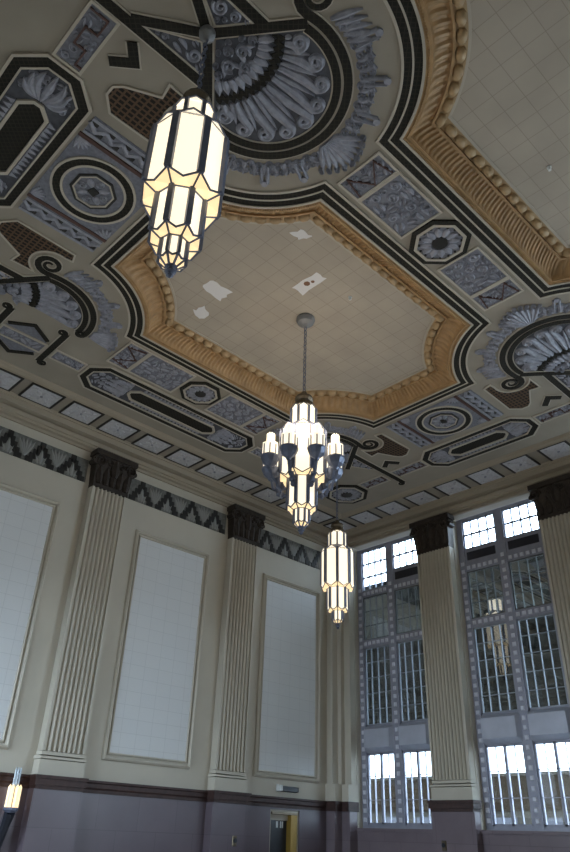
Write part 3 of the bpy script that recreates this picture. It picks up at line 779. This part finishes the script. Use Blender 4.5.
def woven(c, lx, ly, label):
    t = thing('woven_strip', label, 'ceiling strip', (c[0], c[1], ZC), 'woven relief strips beside the round medallions')
    b = MB(); b.rect(c[0] - lx, c[1] - ly, c[0] + lx, c[1] + ly, 0, .02); b.build('ground', m_sground, t)
    b = MB()
    for o_ in (-.75, .75): b.rect(c[0] - lx, c[1] + o_ * ly - .05, c[0] + lx, c[1] + o_ * ly + .05, .02, .06)
    n = 10
    for k in range(n):
        x0 = c[0] - lx + 2 * lx * (k + .5) / n; s_ = 1 if k % 2 else -1
        b.sweep([(x0 - lx / n * 1.1, c[1] - s_ * ly * .35), (x0 + lx / n * 1.1, c[1] + s_ * ly * .35)], .07, .06, cm, h0=.02)
    b.build('twist', m_silver, t)
    for k in range(n):
        b = MB(); x0 = c[0] - lx + 2 * lx * (k + .5) / n; s_ = 1 if k % 2 else -1
        b.rect(x0 - .10, c[1] + s_ * ly * .38 - .06, x0 + .10, c[1] + s_ * ly * .38 + .06, .02, .04)
        b.build('dark_block', m_black, t)
woven((25.12, 14.72), 1.3, .33, 'silver woven strip beside the upper left roundel, next to the lantern')
woven((25.12, 10.88), 1.3, .33, 'silver woven strip beside the upper left roundel, above the left lattice')
woven((7.17, 14.70), 1.3, .33, 'silver woven strip right of the roundel near the windows')
woven((7.17, 10.86), 1.3, .33, 'silver woven strip left of the roundel near the windows')

# oblong plaques
def plaque(c, hl, hw, along_u, label, seed):
    mp = (lambda a, b_, h: (c[0] + a, c[1] + b_, ZC - h - .004)) if along_u else (lambda a, b_, h: (c[0] + b_, c[1] + a, ZC - h - .004))
    t = thing('oblong_plaque', label, 'ceiling plaque', (c[0], c[1], ZC), 'oblong chamfered plaques in the ceiling')
    def oct_(l, w, ch): return rect_ch(-l, -w, l, w, ch)
    def ring(name, l0, w0, c0, d, h, m):
        b = MB(); A = oct_(l0, w0, c0); B = oct_(l0 - d, w0 - d, max(.02, c0 - d * .42))
        b.loft([[mp(*p, 0) for p in A], [mp(*p, h) for p in A], [mp(*p, h) for p in B], [mp(*p, 0) for p in B]]); b.build(name, m, t)
    ring('pale_edge', hl + .07, hw + .07, .63, .07, .08, m_light); ring('dark_border', hl, hw, .6, .24, .06, m_dark); ring('pale_edge', hl - .24, hw - .24, .5, .05, .08, m_light)
    b = MB(); b.prism(oct_(hl - .28, hw - .28, .48), 0, .02, mp); b.build('ground', m_slate, t)
    il, iw = hl * .50, hw * .34
    ring('core_edge', il + .1, iw + .1, iw * .9, .09, .09, m_light)
    b = MB(); b.prism(oct_(il, iw, iw * .85), 0, .05, mp); b.build('core', m_dark, t)
    for s_ in (-1, 1):
        b = MB(); n = int(il * 2 / .22)
        for k in range(n):
            x = -il * .85 + 1.7 * il * (k + .5) / n; b.prism([(x - .09, s_ * (iw + .13)), (x + .09, s_ * (iw + .13)), (x, s_ * (hw - .33))], .02, .08, mp)
        b.build('saw_teeth', m_silver, t)
    for s_ in (-1, 1):
        b = MB()
        for k in range(-3, 4):
            a = k * .42; p0 = (s_ * (il + .22), k * .05)
            L = min(hl - il - .55, .9 * hw + .1); p1 = (s_ * (il + .25 + L * math.cos(a)), min(hw - .4, L) * math.sin(a))
            leaf(b, p0, p1, .10, .10, mp, .02, bend=.18 * s_ * (1 if k > 0 else -1 if k < 0 else 0))
            if k in (-3, 3): curl(b, (s_ * (il + .30), math.copysign(hw * .55, k)), .13, 0, 1, mp, .08)
        zone = [(s_ * (il + .2), -hw + .4), (s_ * (hl - .6), -hw + .4), (s_ * (hl - .36), 0), (s_ * (hl - .6), hw - .4), (s_ * (il + .2), hw - .4)]
        scrollwork(b, zone, mp, .16, .06, seed + s_, .05, 500)
        b.build('acanthus', m_silver, t)
plaque((27.68, 12.8), 2.9, 1.05, False, 'oblong dark-bordered plaque at the upper left edge', 21)
plaque((4.42, 12.78), 2.9, 1.0, False, 'oblong dark-bordered plaque along the window wall side', 24)
plaque((15.95, 4.3), 4.5, 1.02, True, 'long oblong dark-bordered plaque along the left wall side', 27)

# relief strips
def relief(a0, b0, a1, b1, label, seed, style='scroll'):
    c = ((a0 + a1) / 2, (b0 + b1) / 2)
    t = thing('relief_panel', label, 'relief panel', (c[0], c[1], ZC), 'silver relief strips in the ceiling')
    b = MB(); b.rect(a0, b0, a1, b1, 0, .02); b.build('ground', m_sground, t)
    poly = [(a0 + .06, b0 + .06), (a1 - .06, b0 + .06), (a1 - .06, b1 - .06), (a0 + .06, b1 - .06)]
    b = MB(); b.sweep([(a0, b0), (a1, b0), (a1, b1), (a0, b1)], .035, .055, cm, 'flat', closed=True); b.build('edging', m_light, t)
    b = MB()
    if style == 'scroll':
        scrollwork(b, poly, cm, .21, .05, seed, .055, 1800)
        b.build('scrolls', m_silver, t)
    else:
        lu = a1 - a0; lv = b1 - b0
        scrollwork(b, poly, cm, .13, .06, seed, .05, 700)
        b.build('scrolls', m_silver, t)
        P = [(0, .08), (.30, .08), (.30, .36), (.72, .36), (.72, .66), (.28, .66), (.28, .92), (1, .92)] if style == 'zig' else [(.05, .1), (.9, .18), (.12, .5), (.9, .82), (.1, .92)]
        swap = lv > lu
        pts = [((a0 + lu * (y if swap is False else x)), (b0 + lv * (x if swap is False else y))) for x, y in P]
        b = MB(); b.sweep([(min(max(x, a0 + .05), a1 - .05), min(max(y, b0 + .05), b1 - .05)) for x, y in pts], .022, .06, cm, 'flat', h0=.02); b.build('zigzag', m_red, t)
relief(17.3, 18.22, 19.32, 19.72, 'scroll relief panel between the coffers, upper side of the octagon', 31)
relief(13.45, 18.22, 15.3, 19.72, 'scroll relief panel between the coffers, lower side of the octagon', 32)
relief(19.4, 18.22, 20.25, 19.72, 'zigzag relief panel at the upper end of the strip between coffers', 33, 'vee')
relief(12.5, 18.22, 13.37, 19.72, 'zigzag relief panel at the lower end of the strip between coffers', 34, 'vee')
relief(17.05, 5.62, 19.2, 7.36, 'scroll relief panel left of the octagon along the left wall side', 35)
relief(13.1, 5.62, 15.15, 7.36, 'scroll relief panel right of the octagon along the left wall side', 36)
relief(19.28, 5.62, 20.2, 7.36, 'zigzag relief panel beside the quarter fan at the left', 37, 'vee')
relief(12.1, 5.62, 13.02, 7.36, 'zigzag relief panel ending near the arm chandelier', 38, 'vee')
relief(27.33, 15.85, 28.06, 17.64, 'zigzag relief strip at the upper left beyond the oblong plaque', 39, 'zig')
relief(4.1, 15.85, 4.8, 17.64, 'zigzag relief strip at the right edge beyond the window side plaque', 40, 'zig')
relief(4.1, 7.87, 4.8, 9.75, 'zigzag relief strip between far bar and window side plaque', 41, 'zig')
relief(4.1, 5.75, 4.8, 7.3, 'short relief strip between far octagon and dark bar', 42, 'zig')
relief(20.62, 4.1, 21.95, 4.75, 'narrow relief strip between the left scroll bar and long plaque', 43)
relief(22.4, 4.1, 24.2, 4.75, 'narrow relief strip inside the dark hexagon at the left', 44)
relief(9.2, 4.1, 11.2, 4.75, 'narrow relief strip beyond the far tip of the long plaque', 45)

# scroll-ended bars and hexagon near the left edge
def scroll_bar(p, q, label):
    t = thing('scroll_bar', label, 'ceiling ornament', cm((p[0] + q[0]) / 2, (p[1] + q[1]) / 2, 0), 'dark bars with curled ends')
    dx, dy = norm2(q[0] - p[0], q[1] - p[1]); nx, ny = -dy, dx
    s0 = spiral((p[0] + nx * .17, p[1] + ny * .17), .17, .04, 1.4, math.atan2(-ny, -nx), -1); s1 = spiral((q[0] - nx * .17, q[1] - ny * .17), .17, .04, 1.4, math.atan2(ny, nx), -1)
    for nm, w, h, m in (('outline', .165, .03, m_light), ('band', .12, .055, m_dark)):
        b = MB(); b.sweep([p, q], w, h, cm, 'flat')
        for s_ in (s0, s1): b.sweep(s_, w * .42, h, cm, 'flat')
        b.build(nm, m, t)
scroll_bar((22.15, 3.55), (22.2, 5.95), 'dark bar with curled ends left of the long oblong plaque')
scroll_bar((24.42, 3.2), (24.42, 5.9), 'dark bar with curled ends at the left edge under the quarter fan')
t = thing('hexagon_border', 'dark hexagon outline between the two scroll bars at the left', 'ceiling ornament', cm(23.3, 4.42, 0))
for s_ in (-1, 1):
    b = MB(); P = [(22.5, 4.42 + s_ * .58), (23.3, 4.42 + s_ * 1.15), (24.12, 4.42 + s_ * .58)]
    b.sweep(P, .075, .05, cm, 'flat'); b.build('chevron', m_dark, t)
    b = MB(); poly = [(22.45, 4.42 + s_ * .42), (23.3, 4.42 + s_ * 1.0), (24.15, 4.42 + s_ * .42)]
    b.prism(poly, 0, .02); b.build('silver_ground', m_sground, t)

# square plaques of the border: one along each wall, the rest copies
def square(c):
    t = thing('square_plaque', '', 'ceiling plaque', (c[0], c[1], ZC), 'square silver plaques of the ceiling border')
    b = MB(); b.sweep([(c[0] - .74, c[1] - .68), (c[0] + .74, c[1] - .68), (c[0] + .74, c[1] + .68), (c[0] - .74, c[1] + .68)], .05, .04, cm, 'flat', closed=True); b.build('dark_frame', m_black, t)
    b = MB(); b.rect(c[0] - .70, c[1] - .64, c[0] + .70, c[1] + .64, 0, .02); b.build('ground', m_squareg, t)
    b = MB()
    for i in range(8): a = PI / 4 * i; leaf(b, (c[0] + .08 * math.cos(a), c[1] + .08 * math.sin(a)), (c[0] + (.5 if i % 2 else .36) * math.cos(a), c[1] + (.5 if i % 2 else .36) * math.sin(a)), .08, .04, cm, .02)
    for i in range(4): a = PI / 4 + PI / 2 * i; curl(b, (c[0] + .62 * math.cos(a), c[1] + .60 * math.sin(a)), .10, a, 1, cm, .04)
    b.build('rosette', m_squarer, t)
    b = MB(); b.prism(ngon(c, .06, 8), .02, .08); b.build('boss', m_silver, t)
    return t
m_squareg = mat('pale_silver_ground', (.56, .56, .59), .7, noise=.2, nscale=14)
m_squarer = mat('pale_silver_relief', (.50, .50, .535), .7)
nth = ['first', 'second', 'third', 'fourth', 'fifth', 'sixth', 'seventh', 'eighth', 'ninth', 'tenth', 'eleventh', 'twelfth']
q0 = square((1.15, 1.15)); q0['label'] = 'square silver ceiling plaque in the corner where both borders meet'
for k in range(1, 12): copy_thing(q0, (1.15 + 1.96 * k, 1.15, ZC), f'square silver ceiling plaque along the blank wall, {nth[k - 1]} from the corner')
for k in range(1, 8): copy_thing(q0, (1.15, 1.15 + 2.0 * k, ZC), f'square silver ceiling plaque along the window wall, {nth[k - 1]} from the corner')

# ------------------------------------------------------------------ chandeliers
def chain(mb, x, y, z0, z1):
    n = max(3, int((z0 - z1) / .17)); L = (z0 - z1) / n
    for i in range(n):
        zc = z0 - L * (i + .5); a = .055; pts = []
        for k in range(9):
            th = 2 * PI * k / 8; dx = a * math.cos(th)
            pts.append((x + (dx if i % 2 else 0), y + (0 if i % 2 else dx), zc + L * .62 * math.sin(th)))
        mb.tube(pts, .018, 5)
def tier(t, x, y, r, z0, z1, rot, n=8, tip=.22, r_in=None, drop=.5, mt=None, name='lamp_tier', rib=.05):
    """a ring of gabled glass panels between metal ribs, z0 top, z1 bottom, with slanting under-panels to r_in"""
    mt = mt or m_lamp
    P = lambda k, rr, z: (x + rr * math.cos(rot + 2 * PI * k / n), y + rr * math.sin(rot + 2 * PI * k / n), z)
    f = MB()
    for k in range(n):
        a = rot + 2 * PI * k / n; c_, s_ = math.cos(a), math.sin(a); w = rib
        for (za, zb) in ((z0, z1),):
            A = []
            for z in (zb, za):
                for dx, dw in ((-.05, -w), (.035, -w), (.035, w), (-.05, w)): A.append((x + (r + dx) * c_ - dw * s_, y + (r + dx) * s_ + dw * c_, z))
            f.add(A, [(0, 1, 2, 3), (4, 5, 6, 7)] + [(i, (i + 1) % 4, 4 + (i + 1) % 4, 4 + i) for i in range(4)])
        m_ = .5
        pk0 = tuple((Vector(P(k, r, z0)) + Vector(P(k + 1, r, z0))) / 2 + Vector((0, 0, tip))); pk1 = tuple((Vector(P(k, r, z1)) + Vector(P(k + 1, r, z1))) / 2 - Vector((0, 0, tip)))
        f.tube([P(k, r, z0), pk0, P(k + 1, r, z0)], .022, 4); f.tube([P(k, r, z1), pk1, P(k + 1, r, z1)], .022, 4)
        if r_in:
            f.tube([P(k, r, z1), P(k, r_in, z1 - drop)], .025, 4); f.tube([P(k, r_in, z1 - drop), P(k + 1, r_in, z1 - drop)], .022, 4)
    fr = f.build(name, m_iron, t)
    for k in range(n):
        g = MB(); a = Vector(P(k, r - .02, z0)); d = Vector(P(k + 1, r - .02, z0)); e = Vector(P(k, r - .02, z1)); h = Vector(P(k + 1, r - .02, z1))
        up = (a + d) / 2 + Vector((0, 0, tip)); dn = (e + h) / 2 - Vector((0, 0, tip)); inn = (Vector((x, y, 0)) - Vector(((a + d) / 2).to_tuple()[:2] + (0,))).normalized() * .03
        poly = [a, up, d, h, dn, e]
        g.add([tuple(p) for p in poly] + [tuple(p + inn) for p in poly], [tuple(range(6)), tuple(range(6, 12))] + [(i, (i + 1) % 6, 6 + (i + 1) % 6, 6 + i) for i in range(6)])
        g.build('glass_panel', mt, fr)
        if r_in:
            g = MB(); ii = Vector(P(k, r_in, z1 - drop)); jj = Vector(P(k + 1, r_in, z1 - drop)); poly = [e, dn, h, jj, ii]; upv = Vector((0, 0, .03)) + inn * .5
            g.add([tuple(p) for p in poly] + [tuple(p + upv) for p in poly], [tuple(range(5)), tuple(range(5, 10))] + [(i, (i + 1) % 5, 5 + (i + 1) % 5, 5 + i) for i in range(5)])
            g.build('under_panel', m_lamp2, fr)
    return fr
def body(t, x, y, z, rot, k=1.0):
    """z = bottom of the finial, drawing units; total height of the glass about 5"""
    tier(t, x, y, .46, z + 4.58, z + 3.95, rot, tip=.12, rib=.04)
    b = MB(); b.lathe([(.46, z + 4.55), (.30, z + 4.76), (.30, z + 4.86)], (x, y, 0), 8, rot); b.build('shoulder_glass', m_lamp, t)
    b = MB(); b.lathe([(.0, z + 5.36), (.10, z + 5.36), (.14, z + 5.2), (.30, z + 5.15), (.33, z + 5.05), (.27, z + 4.95), (.34, z + 4.86), (.34, z + 4.74), (.0, z + 4.74)], (x, y, 0), 14); b.build('cap', m_brass, t)
    b = MB(); b.lathe([(.46, z + 3.98), (.78, z + 3.72), (.78, z + 3.66), (.44, z + 3.66)], (x, y, 0), 8, rot); b.build('shoulder_plate', m_iron, t)
    tier(t, x, y, .80, z + 3.64, z + 2.05, rot, tip=.2, r_in=.50, drop=.16, rib=.07)
    tier(t, x, y, .50, z + 1.98, z + .95, rot + .0, tip=.13, r_in=.28, drop=.12, rib=.055)
    tier(t, x, y, .26, z + .95, z + .42, rot, tip=.06, r_in=.10, drop=.16, rib=.03)
    b = MB(); b.lathe([(.10, z + .30), (.12, z + .26), (.07, z + .22), (.11, z + .15), (.05, z + .10), (.07, z + .06), (.0, z)], (x, y, 0), 10); b.build('finial', m_iron, t)
def pendant(x, y, z, label, rot, z_top, drop=.004):
    t = thing('pendant_lantern', label, 'chandelier', (x, y, z_top), 'hanging opal glass chandeliers')
    b = MB(); b.lathe([(.05, 0), (.15, 0), (.20, -.10), (.19, -.24), (.10, -.34), (.03, -.45)], (x, y, z_top - drop), 14); b.build('canopy', m_canopy, t, smooth=False)
    b = MB(); chain(b, x, y, z_top - .48, z + 5.34); b.build('chain', m_iron, t)
    body(t, x, y, z, rot)
    return t
near = pendant(25.75, 19.02, 8.62 + EYE, 'large lit lantern hanging nearest at the upper left', .60, ZC, .07)
far_ = pendant(6.65, 5.85, 8.40 + EYE, 'small lit lantern hanging farthest near the window corner', .72, ZC)
def armed(x, y, z, label, rot, z_top):
    t = thing('arm_chandelier', label, 'chandelier', (x, y, z_top), 'hanging opal glass chandeliers')
    b = MB(); b.lathe([(.05, 0), (.34, 0), (.36, -.10), (.30, -.24), (.12, -.32), (.03, -.42)], (x, y, z_top), 16); b.build('canopy', m_canopy, t)
    b = MB(); chain(b, x, y, z_top - .4, z + 5.34); b.build('chain', m_iron, t)
    body(t, x, y, z, rot)
    for k in range(8):
        a = rot + PI / 4 * k; c_, s_ = math.cos(a), math.sin(a); R = 1.16
        b = MB(); pts = []
        for i in range(9):
            f = i / 8; rr = .62 + (R - .62) * f; zz = z + 1.45 + .68 * f ** 1.6 + .14 * math.sin(f * 5 * PI)
            pts.append((x + rr * c_, y + rr * s_, zz))
        b.tube(pts, [.10, .11, .09, .10, .08, .09, .07, .08, .06], 6)
        arm = b.build('arm', m_iron, t)
        cx, cy, cz = x + R * c_, y + R * s_, z + 2.2
        b = MB(); b.lathe([(.0, -.12), (.07, -.10), (.10, -.02), (.24, .10), (.31, .28), (.31, .34), (.0, .34)], (cx, cy, cz), 10); b.build('cup', m_iron, arm)
        g = MB(); n = 8
        for (r, z0, z1) in ((.25, .34, .86), (.14, .86, 1.20)):
            for i in range(n):
                q = 2 * PI * i / n + a; g.lathe([(r * .36, z0), (r * .36, z1 - .06), (.005, z1)], (cx + r * .72 * math.cos(q), cy + r * .72 * math.sin(q), cz), 5, q)
        g.build('lamp_glass', m_lamp, arm)
        g = MB()
        for i in range(n):
            q = 2 * PI * (i + .5) / n + a; g.tube([(cx + .27 * math.cos(q), cy + .27 * math.sin(q), cz + .3), (cx + .27 * math.cos(q), cy + .27 * math.sin(q), cz + .72)], .022, 4)
        g.build('lamp_rib', m_iron, arm)
    return t
mid = armed(16.1, 12.82, 8.28 + EYE, 'lit chandelier with eight cup lamps under the middle of the coffer', .393, ZC + .5)
for k in range(8):
    a = .393 + PI / 4 * k; d = bpy.data.lights.new('cup_bulb', 'POINT'); d.energy = 9; d.color = (1, .84, .66); d.shadow_soft_size = .12
    o = bpy.data.objects.new('cup_bulb', d); C.objects.link(o); o.location = Vector((1.16 * math.cos(a), 1.16 * math.sin(a), 8.28 + EYE + 2.2 + 1.38 - (ZC + .5))) * S; o.parent = mid
# wall sconce at the left edge
def sconce(a, z, label):
    t = thing('wall_sconce', label, 'wall lamp', wa(a, z, .1))
    x, y = a, .62
    b = MB(); b.tube([wa(a, z - 1.35, .12), wa(a, z - .9, .22), wa(a, z - .45, .42), wa(a, z - .05, .6)], [.10, .15, .16, .20], 8)
    b.rect(a - .14, z - 1.6, a + .14, z - .6, .06, .16, wa); b.build('bracket', m_doordark, t)
    b = MB(); b.lathe([(.0, -.08), (.16, -.06), (.26, .02), (.27, .10), (.0, .10)], (x, y, z + EYE), 10); b.build('cup', m_iron, t)
    b = MB()
    for i in range(8):
        q = 2 * PI * i / 8; b.lathe([(.06, .1), (.06, .74), (.01, .82)], (x + .19 * math.cos(q), y + .19 * math.sin(q), z + EYE), 5, q)
    b.build('lamp_glass', m_lamp2, t)
    b = MB()
    for i in range(6):
        q = 2 * PI * i / 6; b.lathe([(.035, .74), (.035, 1.3), (.005, 1.38)], (x + .09 * math.cos(q), y + .09 * math.sin(q), z + EYE), 5, q)
    b.build('top_glass', m_clearglass, t)
sconce(18.05, .62, 'lit glass wall sconce at the lower left edge beside the pilaster')

# ------------------------------------------------------------------ outside the windows
t = thing('train_shed_roof', 'dark steel shed roof with pale trusses seen through the windows', 'roof', (-22, 18, 0))
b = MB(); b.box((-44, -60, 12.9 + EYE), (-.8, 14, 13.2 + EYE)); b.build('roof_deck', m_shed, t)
for k in range(9):
    x0 = -5 - 4.7 * k; b = MB(); b.box((x0 - .18, -60, 12.5 + EYE), (x0 + .18, 14, 12.85 + EYE)); b.box((x0 - .14, -60, 11.2 + EYE), (x0 + .14, 14, 11.45 + EYE))
    for j in range(29):
        y0 = -60 + 2.5 * j; b.tube([(x0, y0, 11.3 + EYE), (x0, y0 + 1.25, 12.7 + EYE), (x0, y0 + 2.5, 11.3 + EYE)], .09, 4)
    b.build('truss', m_shedbeam, t)
for k in range(9):
    y0 = -56 + 8 * k; b = MB(); b.box((-44, y0 - .15, 12.3 + EYE), (-.8, y0 + .15, 12.9 + EYE)); b.build('purlin', m_shedbeam, t)
for k in range(5):
    y0 = -48 + 14 * k; b = MB(); b.box((-43.2, y0 - .3, 0), (-42.6, y0 + .3, 12.5 + EYE)); b.build('post', m_shed, t)
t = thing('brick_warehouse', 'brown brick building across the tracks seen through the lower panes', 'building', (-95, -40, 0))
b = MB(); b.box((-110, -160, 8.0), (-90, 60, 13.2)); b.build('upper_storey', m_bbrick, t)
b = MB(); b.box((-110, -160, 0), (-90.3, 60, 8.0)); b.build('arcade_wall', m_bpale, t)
b = MB(); b.box((-110.5, -160, 13.2), (-89.6, 60, 13.7)); b.build('parapet', m_bpale, t)
for k in range(26):
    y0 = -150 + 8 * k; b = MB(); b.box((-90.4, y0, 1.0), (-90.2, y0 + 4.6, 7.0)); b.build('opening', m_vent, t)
b = MB(); b.box((-140, -170, -.3), (-.5, 160, -.12)); b.build('ground', m_ground, kind='structure')
b = MB(); b.box((-.5, -170, -.3), (140, 160, -.12)); b.build('light_stop_ground', m_light_stop, kind='structure')  # unseen ground added to block sky light rising through the near openings
